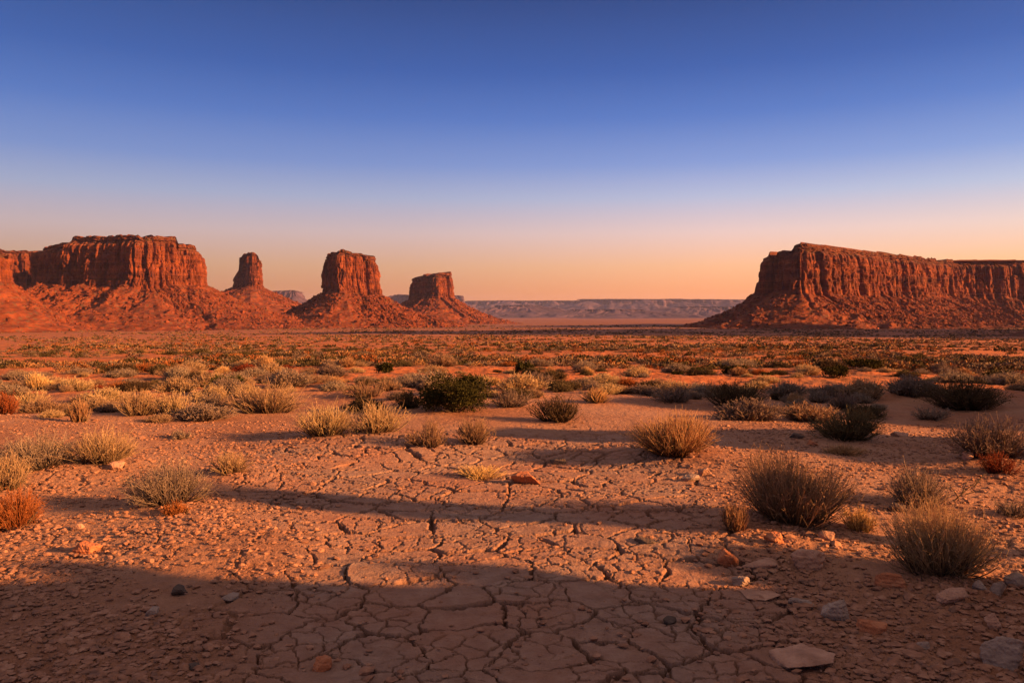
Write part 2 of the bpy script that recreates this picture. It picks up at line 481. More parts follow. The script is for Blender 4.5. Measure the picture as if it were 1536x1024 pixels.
def butte(name, label, cat, outline, top, base, floor, talus_w, seed, n=520, batter=.0, bench=.78, bench_in=.10, size=1.0,
          mats=None, group=None, colw=13., cap_rough=1., talus_pow=1.8, ncl=84, nta=100, rubble=0, shoulders=()):
    """outline: (column in the photograph, distance) corners, anticlockwise seen from above; heights in metres"""
    mats = mats or (M_CLIFF, M_CAP, M_TALUS)
    P = np.array([((px - CX) / F * d, d) for px, d in outline])
    P = chaikin(P, 2, .12)
    P, s, L = resample(P, n)
    area = np.sum(P[:, 0] * np.roll(P[:, 1], -1) - P[:, 1] * np.roll(P[:, 0], -1))
    if area < 0:
        P = P[::-1].copy()
    T = np.roll(P, -1, 0) - np.roll(P, 1, 0)
    Nn = np.stack([T[:, 1], -T[:, 0]], -1); Nn /= np.linalg.norm(Nn, axis=1)[:, None] + 1e-9
    Nn = smooth_c(Nn, max(2, n // 130)); Nn /= np.linalg.norm(Nn, axis=1)[:, None]
    Nt = smooth_c(Nn, n // 16); Nt /= np.linalg.norm(Nt, axis=1)[:, None]
    cen = P.mean(0)
    H = top - base
    f1, v1 = columns(s, L, colw * 3.1, seed); f2, v2 = columns(s, L, colw, seed + 1); f3, v3 = columns(s, L, colw * .38, seed + 2)
    loc = thing(name, label, cat, (cen[0], cen[1], 0), 0, group)
    ox = np.array([cen[0], cen[1], 0])
    # ---- cliff rows
    U = np.linspace(0, 1, ncl)
    vb = base + 9 * size * perlin(s / (34 * size), seed * 1.7) * 1.0            # foot of the wall is uneven
    sh = np.ones(n); pxs = CX + P[:, 0] / P[:, 1] * F
    for p0, p1, fr in shoulders:
        sh = np.minimum(sh, 1 - (1 - fr) * sstep(p0 - 2.5, p0 + 2.5, pxs) * (1 - sstep(p1 - 2.5, p1 + 2.5, pxs)))
    rim = sh * bench * H * (1 + .05 * (v1 - .5) + .035 * (v2 - .5)) + base
    rows = []
    sz = s[None, :] + 0 * U[:, None]
    Zc = vb[None, :] + (rim - vb)[None, :] * U[:, None]
    wob = 5 * size * perlin(sz / (30 * size), Zc / (45 * size) + seed)
    cf1, cv1 = columns(np.mod(sz + wob, L), L, colw * 3.1, seed)
    cf2, cv2 = columns(np.mod(sz + wob * .7, L), L, colw, seed + 1)
    cf3, cv3 = columns(np.mod(sz + wob * .4, L), L, colw * .38, seed + 2)
    d = size * (-batter * (Zc - base) / size + (10. * (cf1 * .4 + 1.2 * cv1 - .8) - 6 * np.clip(1 - 1.3 * cf1, 0, 1) ** 2) + 3.0 * (cf2 * .4 + cv2 - .7))
    # joint-bounded slabs: tall blocks that stand out or have fallen away, with open cracks between
    for cw_, ch_, amp, ck in ((1.25, 5.2, 7.5, 3.2), (.52, 2.1, 3.4, 1.6), (.24, .9, 1.3, .5)):
        cw_ *= colw; ch_ *= 13
        qx = sz / (cw_ * size) + .22 * fbm(sz / (16 * size), Zc / (30 * size) + seed, 3); qz = Zc / (ch_ * size) + .35 * perlin(sz / (30 * size), seed + cw_)
        e, idv = voronoi(qx + seed * 3.1, qz + seed * 1.7, .8)
        tilt = (np.modf(idv * 37.7)[0] - .5) * np.sin(qx * 3.1) * .5
        d += size * (amp * (idv - .5 + tilt) - ck * np.exp(-e / .055))
    d += size * 2.0 * fbm(sz / (14 * size), Zc / (16 * size) + 3 * seed, 5, .6)
    d = d + size * 6 * perlin(sz / (75 * size), seed * 1.3 + 0 * sz)
    for bed, dep in ((.16, 2.4), (.34, 1.2), (.63, 2.0), (.86, 1.6)):      # a few strong bedding ledges
        bz = base + (rim.mean() - base) * bed + 2.5 * size * perlin(sz / (40 * size), seed + bed * 9 + 0 * sz)
        d -= size * dep * np.clip(1.2 * perlin(sz / (28 * size), bed * 20 + seed + 0 * sz) + .6, 0, 1) * sstep(-.6 * size, .6 * size, Zc - bz)
    d += size * 2.0 * (1 - U[:, None]) ** 6 - size * 2.5 * U[:, None] ** 10
    wall = np.concatenate([P[None] + Nn[None] * d[..., None], Zc[..., None]], -1)
    # ---- cap: sloping bench, upper ledge, top
    capr = []
    dtop = d[-1]; ztop = Zc[-1]
    bi = bench_in * H
    upz = base + H * sh * (1 + .07 * perlin(s / (60 * size), seed * 3.1) + .04 * np.round(2.2 * perlin(s / (16 * size), seed * 5.1)) / 2)
    capcol, cv = columns(s, L, colw * 1.6, seed + 9)
    prof = [(.0, .0), (.02, .10), (.15, .16), (.35, .28), (.55, .36), (.75, .46), (.95, .55), (1.0, .60), (1.01, .68), (1.03, .76), (1.08, .80), (1.10, .88), (1.12, .95), (1.2, 1.0)]
    prof = np.array(prof)
    tt = np.linspace(0, 1, 30); ii = np.linspace(0, len(prof) - 1, 30)
    pu = np.interp(ii, np.arange(len(prof)), prof[:, 0]); pz = np.interp(ii, np.arange(len(prof)), prof[:, 1])
    for a, b in zip(pu[1:], pz[1:]):
        zz = ztop + (upz - ztop) * b + cap_rough * size * .8 * fbm(s / (9 * size), b * 9 + seed + 0 * s, 3)
        dd = dtop * (1 - min(a, 1)) - bi * a - batter * (rim - base) * min(a, 1) + size * 5. * (capcol * cv) * (b > .55) + size * 4.5 * fbm(s / (11 * size), b * 6 + 0 * s + seed, 3) * min(1, a * 3)
        capr.append(np.concatenate([P + Nn * dd[:, None], zz[:, None]], -1))
    last = capr[-1]
    for q in (.88, .7, .45, .2, .02):
        xy = cen + (last[:, :2] - cen) * q
        zz = last[:, 2] * q + (base + H * .97) * (1 - q) + size * 1.2 * perlin(xy[:, 0] / (25 * size), xy[:, 1] / (25 * size)) + .02 * H * (1 - q)
        capr.append(np.concatenate([xy, zz[:, None]], -1))
    cap = np.concatenate([wall[-1:], np.array(capr)], 0)
    # ---- talus
    W = np.linspace(0, 1, nta) ** 1.2
    sw = s[None, :] + 0 * W[:, None]; ww = W[:, None] + 0 * sw
    drop = vb[None, :] - floor
    wide = 1.15 * talus_w * (1 + .28 * perlin(s / (70 * size), seed * 2.2) + .12 * perlin(s / (20 * size), seed))[None, :]
    off = d[0][None, :] * (1 - ww) ** 2 + wide * ww
    Zt = floor + drop * (1 - ww) ** talus_pow + 2. * size * (1 - ww) ** 8
    Pt = P[None] + (Nn[None] * (1 - ww ** .5)[..., None] + Nt[None] * (ww ** .5)[..., None]) * off[..., None]
    gx, gy = Pt[..., 0] / size, Pt[..., 1] / size
    env = np.clip(ww * 9, 0, 1) * np.clip((1 - ww) * 4, 0, 1)
    gul = ridged(sw / (26 * size) + .6 * perlin(gx / 40, gy / 40), ww * 1.5 + seed, 2)
    Zt = Zt + size * env * (4.5 * (ridged(sw / (11 * size) + .8 * perlin(gx / 25, gy / 25), ww * 2.5 - seed, 2) - .62) + 7. * (gul - .62) + 3.5 * fbm(gx / 26, gy / 26, 4) + 4.5 * np.clip(fbm(gx / 8, gy / 8, 4, .6) - .05, 0, 1) + 5. * np.clip(perlin(gx / 3.6, gy / 3.6) - .25, 0, 1))
    led = np.abs((Zt / (17 * size) + .3 * perlin(gx / 50, gy / 50)) % 1 - .5)
    Zt = Zt + size * env * 2.0 * sstep(.2, .5, led)
    tal = np.concatenate([Pt, Zt[..., None]], -1)[::-1]
    for nm, A, mt in (('cliff', wall, mats[0]), ('caprock', cap, mats[1]), ('talus_slope', tal, mats[2])):
        nr_ = A.shape[0]
        me = new_mesh(nm, A.reshape(-1, 3) - ox, grid_faces(nr_, n, True), mats[0] is M_FAR, None, mt)
        obj(nm, me, loc)
    if rubble:
        rs = np.random.RandomState(seed + 500)
        m = rubble
        a = rs.randint(0, n, m); w_ = (rs.rand(m) ** 1.1) * .86 + .03
        ri = np.clip(((w_ ** (1 / 1.2)) * (nta - 1)).astype(int), 0, nta - 1)
        tt = tal[::-1]
        pos = tt[ri, a] - ox
        sz_ = size * (1.0 + 5. * rs.rand(m) ** 4)
        base_ = np.array([[1, 0, 0], [-1, 0, 0], [0, 1, 0], [0, -1, 0], [0, 0, 1], [0, 0, -1]], float)
        fo = np.array([[0, 2, 4], [2, 1, 4], [1, 3, 4], [3, 0, 4], [2, 0, 5], [1, 2, 5], [3, 1, 5], [0, 3, 5]])
        A = rs.randn(m, 3, 3); Q = np.linalg.qr(A)[0]
        vv = np.einsum('kj,mij->mki', base_, Q) * (1 + .7 * (rs.rand(m, 6, 1) - .5)) * sz_[:, None, None] * np.array([1, 1, .8])
        vv = vv + pos[:, None, :]
        ff = (fo[None] + (np.arange(m) * 6)[:, None, None]).reshape(-1, 3)
        tag(obj('boulders', new_mesh('boulders', vv.reshape(-1, 3), ff, False, None, mats[0]), loc), kind='stuff')
    return loc


def zat(py, d):
    return EYE - (py - HY) / F * d


# the near spur at the left edge
butte('rock_spur', 'orange rock spur cut off by the left edge, in front of the broad mesa', 'butte',
      [(-6, 1010), (14, 1060), (10, 1120), (-60, 1140), (-120, 1080), (-60, 1010)],
      zat(383, 1060), zat(428, 1060), zat(499, 960), 105, 11, n=300, size=.8, bench=.86, rubble=1800)
# big mesa at the left
butte('sandstone_mesa', 'broad flat-topped red mesa at left with one side in shade and one glowing orange', 'mesa',
      [(212, 1345), (308, 1440), (296, 1640), (150, 1720), (58, 1600), (55, 1420), (110, 1395)],
      zat(358, 1440), zat(432, 1440), zat(497, 1220), 245, 21, n=760, bench=.80, bench_in=.16, shoulders=((0, 96, .86), (272, 400, .86)), rubble=9000, colw=13)
# its lower shoulder, behind
butte('sandstone_mesa', 'lower dark mesa shoulder behind the left end of the broad mesa', 'mesa',
      [(-60, 1700), (60, 1740), (90, 1900), (-40, 2050), (-140, 1900)],
      zat(377, 1750), zat(432, 1750), zat(492, 1650), 160, 31, n=380, bench=.86, bench_in=.06)
# slim tower
butte('sandstone_butte', 'slim rock tower on a rubble cone between the broad mesa and the middle butte', 'butte',
      [(377, 2235), (394, 2280), (391, 2330), (366, 2350), (346, 2310)],
      zat(380, 2290), zat(433, 2290), zat(489, 2000), 270, 41, n=300, size=.95, shoulders=((0, 357, .34), (357, 362, .86), (388, 500, .80)), rubble=3500, bench=.88, bench_in=.05, colw=11, batter=.015, talus_pow=1.35)
# middle butte
butte('sandstone_butte', 'square red butte on a wide rubble cone, middle one of the three standing apart', 'butte',
      [(508, 1560), (571, 1640), (562, 1720), (500, 1730), (481, 1650)],
      zat(377, 1620), zat(441, 1620), zat(495, 1350), 165, 51, n=480, shoulders=((0, 489, .93), (550, 700, .88)), rubble=6500, bench=.84, bench_in=.12, colw=13)
# smaller butte
butte('sandstone_butte', 'smaller stepped butte with shaded left side, last one before the open valley', 'butte',
      [(655, 2330), (681, 2400), (676, 2480), (625, 2500), (613, 2410)],
      zat(409, 2390), zat(449, 2390), zat(491, 2000), 190, 61, n=400, shoulders=((0, 632, .80), (632, 660, .91)), rubble=3500, size=1.05, bench=.82, bench_in=.09)
# long mesa at the right
butte('sandstone_mesa', 'long red mesa at right with dark end wall and a sunlit fluted cliff', 'mesa',
      [(1140, 1480), (1208, 1385), (1300, 1560), (1392, 1740), (1437, 1840), (1500, 1850), (1600, 1850), (1680, 1950), (1600, 2150), (1350, 2150), (1165, 1640)],
      zat(367, 1420), zat(441, 1420), zat(496, 1200), 160, 71, n=1300, shoulders=((0, 1147, .78), (1147, 1160, .83), (1160, 1186, .92)), rubble=11000, bench=.80, bench_in=.12, colw=13)

# unseen mesa added beyond the right edge to throw shade across the valley floor
butte('sandstone_mesa', 'tall red mesa added unseen beyond the right edge to shade the valley floor', 'mesa',
      [(1830, 510), (2150, 560), (2150, 1080), (1790, 1120), (1740, 850)], 195, 60, -18, 100, 91, n=360, ncl=50, nta=40)

# far mesas
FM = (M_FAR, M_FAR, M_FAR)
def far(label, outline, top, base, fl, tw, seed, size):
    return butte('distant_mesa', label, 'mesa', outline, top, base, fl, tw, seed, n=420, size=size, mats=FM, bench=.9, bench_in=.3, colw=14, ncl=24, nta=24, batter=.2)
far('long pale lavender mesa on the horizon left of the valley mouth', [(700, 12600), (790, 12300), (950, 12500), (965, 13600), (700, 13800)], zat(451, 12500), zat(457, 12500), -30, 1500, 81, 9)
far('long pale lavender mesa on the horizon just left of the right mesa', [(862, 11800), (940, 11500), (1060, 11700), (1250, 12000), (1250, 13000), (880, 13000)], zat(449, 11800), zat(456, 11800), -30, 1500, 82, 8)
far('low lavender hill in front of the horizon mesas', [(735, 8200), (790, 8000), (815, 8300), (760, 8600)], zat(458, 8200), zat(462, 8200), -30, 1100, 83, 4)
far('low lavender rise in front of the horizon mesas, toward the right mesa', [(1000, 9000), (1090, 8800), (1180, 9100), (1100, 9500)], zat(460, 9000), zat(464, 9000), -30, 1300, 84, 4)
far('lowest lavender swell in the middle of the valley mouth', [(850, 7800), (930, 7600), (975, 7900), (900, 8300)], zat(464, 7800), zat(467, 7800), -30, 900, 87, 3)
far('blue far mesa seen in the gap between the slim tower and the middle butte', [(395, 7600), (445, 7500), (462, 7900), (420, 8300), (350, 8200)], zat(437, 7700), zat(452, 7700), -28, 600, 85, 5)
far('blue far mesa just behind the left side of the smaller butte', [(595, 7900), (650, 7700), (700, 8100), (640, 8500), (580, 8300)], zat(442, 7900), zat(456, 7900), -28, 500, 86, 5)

# ------------------------------------------------------------------ plants
def tubes(b, c, t, r0, r1, seg=3, t0=None, t1=None):
    """curved stems: base, control, tip (n,3), radii; three-sided"""
    n = len(b)
    u = np.linspace(0, 1, seg + 1)[None, :, None]
    P = b[:, None] * (1 - u) ** 2 + c[:, None] * 2 * u * (1 - u) + t[:, None] * u ** 2
    d = t - b; d /= np.linalg.norm(d, axis=1)[:, None] + 1e-9
    ref = np.where(np.abs(d[:, 2:3]) > .9, np.array([[1., 0, 0]]), np.array([[0, 0, 1.]]))
    e1 = np.cross(d, ref); e1 /= np.linalg.norm(e1, axis=1)[:, None] + 1e-9
    e2 = np.cross(d, e1)
    ph = np.random.RandomState(n).rand(n) * 6.28
    rad = (r0[:, None] * (1 - u[0, :, 0][None]) + r1[:, None] * u[0, :, 0][None])
    V = np.empty((n, seg + 1, 3, 3))
    for k in range(3):
        a = ph + k * 2.094
        dirn = e1 * np.cos(a)[:, None] + e2 * np.sin(a)[:, None]
        V[:, :, k] = P + dirn[:, None] * rad[..., None]
    i = np.arange(n)[:, None, None] * (seg + 1) * 3; q = np.arange(seg)[None, :, None] * 3; k = np.arange(3)[None, None, :]
    k2 = (k + 1) % 3
    Fq = np.stack([i + q + k, i + q + k2, i + q + 3 + k2, i + q + 3 + k], -1).reshape(-1, 4)
    t0 = np.zeros(n) if t0 is None else t0; t1 = np.ones(n) if t1 is None else t1
    tv = (t0[:, None] * (1 - u[0, :, 0][None]) + t1[:, None] * u[0, :, 0][None])
    tv = np.repeat(tv[..., None], 3, -1).reshape(-1)
    return V.reshape(-1, 3), Fq, tv, P


def join(parts):
    V = []; Fa = []; T = []; o = 0
    for v, f, t in parts:
        V.append(v); Fa.append(f + o); T.append(t); o += len(v)
    return np.vstack(V), Fa, np.concatenate(T)


def leaf_quads(P, size, rs, up=.3):
    n = len(P)
    a = rs.randn(n, 3); a[:, 2] += up; a /= np.linalg.norm(a, axis=1)[:, None]
    b = np.cross(a, rs.randn(n, 3)); b /= np.linalg.norm(b, axis=1)[:, None] + 1e-9
    L = size * (.6 + .8 * rs.rand(n))[:, None]
    V = np.stack([P - b * L * .28, P + b * L * .28, P + a * L + b * L * .16, P + a * L - b * L * .16], 1).reshape(-1, 3)
    return V, np.arange(n * 4).reshape(-1, 4)


def brush(w, h, n, seed, thick=.0022, upright=.5, twigs=2, sprawl=.5, jag=.25, seg=3, woody=.12, leaves=1.):
    """several leaning fans of stems grown into one lopsided brush: (foliage, woody branches)"""
    rs = np.random.RandomState(seed)
    nb = rs.randint(7, 12)
    ca = (np.arange(nb) + rs.rand(nb) * .9) * 6.283 / nb * 1.0 + rs.rand() * 6; cq = np.sqrt(rs.rand(nb)) * .62
    cq[0] = .08
    rx, ry = np.cos(ca) * cq, np.sin(ca) * cq                     # where each fan is centred, in half-widths
    fr = .30 + .26 * rs.rand(nb); fr[0] = .5
    fh = (1 - .42 * cq ** 1.5) * (1 - jag * rs.rand(nb) * 1.6); fh[0] = 1 - .2 * rs.rand()
    wt = fr ** 2 * fh; wt /= wt.sum()
    k = rs.choice(nb, n, p=wt)
    a = rs.rand(n) * 6.283; q = np.sqrt(rs.rand(n))
    tx = rx[k] + np.cos(a) * q * fr[k] + rs.randn(n) * .05; ty = ry[k] + np.sin(a) * q * fr[k] + rs.randn(n) * .05
    tz = fh[k] * np.sqrt(np.clip(1.05 - q ** 2 * .85, .1, 1)) * (.72 + .36 * rs.rand(n))
    stray = rs.rand(n) < .05
    tz = np.where(stray, tz * 1.18, tz)
    tip = np.stack([tx * w / 2, ty * w / 2, np.maximum(tz * h, .07 * h)], -1)
    bs = np.stack([(rx[k] * sprawl + (tx - rx[k]) * .12) * w / 2, (ry[k] * sprawl + (ty - ry[k]) * .12) * w / 2, -.03 * h + 0 * tx], -1) + rs.randn(n, 3) * np.array([.015, .015, 0]) * w
    ctrl = bs + (tip - bs) * .5
    ctrl[:, 2] += upright * .2 * tip[:, 2] * (rs.rand(n) - .25); ctrl[:, :2] += (tip[:, :2] - bs[:, :2]) * (rs.rand(n, 1) * .5 - .15)
    ctrl += rs.randn(n, 3) * .09 * h
    r0 = thick * (1.1 + 1.0 * rs.rand(n)); r1 = thick * .4 * np.ones(n)
    v, f, t, C = tubes(bs, ctrl, tip, r0, r1, seg, np.zeros(n), .5 + .5 * rs.rand(n))
    parts = [(v, f, t)]
    tips = [tip]
    if twigs:
        m = n * twigs
        p = np.repeat(np.arange(n), twigs); u = .40 + .58 * rs.rand(m)
        b2 = bs[p] * ((1 - u) ** 2)[:, None] + ctrl[p] * (2 * u * (1 - u))[:, None] + tip[p] * (u ** 2)[:, None]
        dd = tip[p] - bs[p]; L = np.linalg.norm(dd, axis=1)[:, None]
        dn = dd / L + rs.randn(m, 3) * .6; dn[:, 2] += .2; dn /= np.linalg.norm(dn, axis=1)[:, None]
        ln = h * (.08 + .16 * rs.rand(m))[:, None]
        t2 = b2 + dn * ln; c2 = b2 + dn * ln * .5 + rs.randn(m, 3) * .02 * h
        v, f, t, _ = tubes(b2, c2, t2, np.full(m, thick * .65), np.full(m, thick * .35), 2, u * .7, .55 + .45 * rs.rand(m))
        parts.append((v, f, t)); tips.append(t2)
    if leaves:
        P = np.vstack(tips); P = P[rs.rand(len(P)) < leaves]
        P = P - np.array([0, 0, 1]) * (rs.rand(len(P), 1) * .10 * h) + rs.randn(len(P), 3) * .012 * h
        P[:, 2] = np.maximum(P[:, 2], .02 * h)
        v, f = leaf_quads(P, thick * 4.2, rs, .6)
        parts.append((v, f, np.repeat(.2 + .5 * rs.rand(len(P)), 4)))
    nw = max(10, int(n * woody))
    kk = rs.randint(0, nb, nw); a = rs.rand(nw) * 6.283
    tw = np.stack([(rx[kk] + np.cos(a) * fr[kk] * .7) * w / 2, (ry[kk] + np.sin(a) * fr[kk] * .7) * w / 2, h * fh[kk] * (.25 + .5 * rs.rand(nw))], -1)
    bw = np.stack([rx[kk] * sprawl * w / 2, ry[kk] * sprawl * w / 2, -.03 + 0 * a], -1)
    cw = (bw + tw) / 2 + rs.randn(nw, 3) * .07 * h; cw[:, 2] -= .06 * h
    v, f, t, _ = tubes(bw, cw, tw, thick * (2.0 + 2.0 * rs.rand(nw)), np.full(nw, thick), 4)
    return join(parts), (v, [f], t)


def bush(w, h, nleaf, seed, leaf=.022, lobes=30, lift=0.):
    """leafy dark bush: (foliage, branches)"""
    rs = np.random.RandomState(seed)
    a = rs.rand(lobes) * 6.283; q = np.sqrt(rs.rand(lobes)) * .72
    zc = h * (.22 + .56 * rs.rand(lobes) * np.sqrt(np.clip(1 - q ** 2, .1, 1)))
    C = np.stack([np.cos(a) * q * w / 2, np.sin(a) * q * w / 2, zc], -1)
    C[:, 2] = lift + C[:, 2] * (1 - lift / h)
    hs = h - lift
    R = (.17 + .15 * rs.rand(lobes))
    k = rs.randint(0, lobes, nleaf)
    d = rs.randn(nleaf, 3); d /= np.linalg.norm(d, axis=1)[:, None]
    rad = R[k] * (rs.rand(nleaf) ** .45)
    P = C[k] + d * rad[:, None] * np.array([w * .55, w * .55, hs * .75]) * (.8 + .5 * rs.rand(nleaf, 1))
    P += rs.randn(nleaf, 3) * .012 * w
    P[:, 2] = np.maximum(P[:, 2], .02 * h)
    V, Fq = leaf_quads(P, leaf, rs)
    t = np.clip(.15 + .5 * rs.rand(nleaf) + .4 * (rad / R[k] - .6), 0, 1)
    nb = lobes
    b = np.zeros((nb, 3)); b[:, :2] = rs.randn(nb, 2) * .02 * w; b[:, 2] = -.03
    c = C * .5 + rs.randn(nb, 3) * .05 * w
    v2, f2, t2, _ = tubes(b, c, C, np.full(nb, .018 * h), np.full(nb, .006 * h), 5)
    # side branchlets into the leaf clumps
    m = nb * 7; p = np.repeat(np.arange(nb), 7)
    b3 = c[p] * .35 + C[p] * .65; t3 = C[p] + rs.randn(m, 3) * R[p][:, None] * np.array([w, w, h]) * .35
    v3, f3, tt3, _ = tubes(b3, (b3 + t3) / 2, t3, np.full(m, .006 * h), np.full(m, .002 * h), 2)
    W = join([(v2, f2, t2), (v3, f3, tt3)])
    return (V, [Fq], np.repeat(t, 4)), W


KIND = {  # kind: name, category, material, brush options
    'straw': ('desert_shrub', 'shrub', P_STRAW, dict(upright=.8, twigs=3, leaves=.5)),
    'gold': ('grass_clump', 'grass', P_GOLD, dict(upright=1.2, twigs=1, jag=.15, leaves=0, woody=.04)),
    'sage': ('sagebrush', 'shrub', P_SAGE, dict(upright=.5, twigs=3, leaves=.8)),
    'olive': ('desert_shrub', 'shrub', P_OLIVE, dict(upright=.6, twigs=4, leaves=1.)),
    'rust': ('desert_shrub', 'shrub', P_RUST, dict(upright=.6, twigs=3, leaves=.7)),
    'dark': ('juniper_bush', 'bush', P_DARK, {}),
}


def plant(kind, label, w, h, seed, n, loc=(0, 0, 0), rz=0., group=None, thick=.0022, leaf=.02, lift=0.):
    nm, cat, m, kw = KIND[kind]
    root = thing(nm, label, cat, loc, rz, group)
    if kind == 'dark':
        (V, Fq, t), (V2, F2, t2) = bush(w, h, n, seed, leaf, lift=lift)
    else:
        (V, Fq, t), (V2, F2, t2) = brush(w, h, n, seed, thick=thick, **kw)
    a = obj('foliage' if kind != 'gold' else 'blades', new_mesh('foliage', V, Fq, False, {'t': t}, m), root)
    b = obj('branches' if kind != 'gold' else 'dead_stems', new_mesh('branches', V2, F2, False, {'t': t2}, P_WOOD), root)
    KIDS[root.name] = [a, b]
    return root


HERO = [  # kind, column, row of the foot, width and height in photograph pixels, label
    ('straw', 1180, 800, 195, 108, 'biggest straw-tipped shrub, broad and green-grey below, with stones along its foot'),
    ('straw', 1408, 878, 155, 112, 'wiry yellow-tipped shrub nearest the camera on the right, above a tan rock'),
    ('sage', 1374, 768, 112, 56, 'low grey-brown domed shrub behind the wiry shrub on the right'),
    ('gold', 1015, 692, 130, 60, 'bright golden grass clump glowing on a small earth mound right of centre'),
    ('sage', 1490, 694, 118, 60, 'dark twiggy grey shrub at the right edge with a small rusty shrub at its foot'),
    ('rust', 1500, 716, 54, 34, 'small rusty shrub at the foot of the twiggy grey shrub by the right edge'),
    ('olive', 1275, 666, 122, 46, 'brownish olive shrub alone on bare ground between the golden clump and the right edge'),
    ('sage', 258, 762, 122, 62, 'dry grey shrub with bare wiry stems, nearest of the left shrubs'),
    ('rust', 265, 774, 40, 22, 'tiny rusty shrub at the foot of the dry grey shrub on the left'),
    ('rust', 25, 798, 104, 56, 'red-orange shrub cut by the left edge, lowest on that side'),
    ('straw', 8, 740, 74, 54, 'tan spiky shrub cut by the left edge above the red-orange shrub'),
    ('straw', 152, 702, 106, 52, 'rounded golden-grey shrub in the left foreground lit on its right'),
    ('sage', 60, 708, 110, 50, 'grey-green sagebrush left of the rounded golden-grey shrub'),
    ('sage', 20, 700, 60, 40, 'grey sagebrush at the left edge beside the grey-green one'),
    ('straw', 345, 714, 62, 36, 'small yellowish shrub on a crumbly rise right of the rounded golden-grey shrub'),
    ('straw', 488, 656, 98, 50, 'grey-straw shrub, left of the touching pair left of centre'),
    ('straw', 562, 652, 88, 46, 'pale yellow shrub, right of the touching pair left of centre'),
    ('straw', 645, 673, 62, 42, 'grey-yellow shrub, left of the small pair below the dark juniper'),
    ('straw', 707, 669, 68, 42, 'rounded straw shrub, right of the small pair below the dark juniper'),
    ('dark', 684, 622, 106, 58, 'largest dark green juniper bush, left of centre'),
    ('olive', 838, 636, 82, 38, 'dark olive shrub right of the large juniper'),
    ('olive', 612, 614, 46, 28, 'olive-brown shrub touching the left side of the large juniper'),
    ('gold', 895, 606, 54, 22, 'pale low grass clump behind the dark olive shrub'),
    ('sage', 765, 614, 70, 28, 'pale grey brush just right of the large juniper'),
    ('olive', 1098, 612, 86, 40, 'dark rounded shrub in the middle distance right of centre'),
    ('sage', 1012, 606, 70, 28, 'grey brush left of the dark rounded shrub right of centre'),
    ('olive', 1452, 618, 122, 48, 'widest dark shrub on the right in the middle distance'),
    ('sage', 1263, 617, 56, 26, 'small brown-grey shrub between the two dark shrubs on the right'),
    ('straw', 400, 624, 118, 46, 'wide tan brush mound in the left middle distance'),
    ('straw', 208, 626, 74, 40, 'tan brush in the left middle distance, second mound from the spiky tuft'),
    ('straw', 262, 624, 66, 36, 'brown-tan brush right beside another tan mound in the left middle distance'),
    ('gold', 118, 634, 32, 36, 'spiky pale grass tuft standing alone at left'),
    ('straw', 48, 616, 68, 34, 'low tan brush near the left edge in the middle distance'),
    ('rust', 8, 622, 40, 34, 'reddish brush cut by the left edge in the middle distance'),
    ('sage', 320, 616, 64, 30, 'grey brush between the tan mounds on the left'),
    ('straw', 545, 598, 70, 26, 'tan brush behind the pale yellow shrub of the touching pair'),
    ('dark', 577, 560, 24, 16, 'small round dark bush far out on the plain under the middle butte'),
    ('dark', 789, 563, 32, 22, 'round dark bush standing alone on the orange plain at centre'),
    ('dark', 1250, 568, 40, 18, 'green bush on the far plain under the left end of the right mesa'),
    ('dark', 1298, 555, 46, 16, 'wide dark bush farthest out under the right mesa'),
    ('gold', 718, 720, 84, 18, 'low strip of yellow-green grass on the mud at centre'),
    ('gold', 1266, 684, 66, 16, 'low thin grass in front of the brownish olive shrub'),
    ('gold', 1290, 800, 54, 36, 'sparse straw tuft at the right foot of the biggest shrub'),
    ('gold', 1100, 800, 50, 46, 'green-straw grass tuft against the left front of the biggest shrub'),
    ('sage', 1522, 778, 60, 30, 'faint grey-green brush low at the right edge'),
    ('sage', 1395, 632, 60, 20, 'low grey brush in front of the widest dark shrub'),
    ('sage', 270, 660, 30, 14, 'tiny grey plant on the bare strip at left'),
    ('gold', 1142, 626, 30, 14, 'tiny green-grey plant below the dark rounded shrub'),
]
hero_xy = []
for i, (kd, px, py, wp, hp, lab) in enumerate(HERO):
    x, y = at(px, py)
    w = wp / F * y; h = hp / F * y
    y2 = y + w * .35            # the foot line in the picture is the front of the plant
    x2 = (px - CX) / F * y2
    w *= 1.32 + .3 * w / y; h *= 1.16
    hero_xy.append((x2, y2, w / 2))
    area = wp * hp
    n = int(np.clip(area * .062, 130, 850))
    if kd == 'gold': n = int(n * 2.2)
    if kd == 'dark': n = int(np.clip(area * 2.2, 1200, 14000))
    th = max(.0018, .46 * y / F)
    plant(kd, lab, w, h, 100 + i, n, (x2, y2, gz(x2, y2) - .01), 0, thick=th, leaf=max(.02, 2.6 * y / F))

# unseen juniper and brush, added on the right to shade the flat
x, y = 6.4, 4.5
plant('dark', 'unseen bare-stemmed juniper added at right to shade the flat', .75, 2.9, 300, 650, (x, y, gz(x, y) - .02), leaf=.045, lift=2.0)
for i, (x, y, w, h, lab) in enumerate(((4.95, 3.4, .55, .45, 'loose brush added on the unseen bank to break up its shade, tallest of the four'),
                                       (5.05, 3.9, .6, .35, 'loose brush added on the unseen bank to break up its shade, farthest from the camera'),
                                       (4.9, 2.8, .5, .35, 'loose brush added on the unseen bank to break up its shade, between two others'),
                                       (4.9, 2.2, .5, .3, 'loose brush added on the unseen bank to break up its shade, nearest the camera'))):
    plant('straw', lab, w, h, 320 + i, 260, (x, y, gz(x, y) - .03), thick=.004)

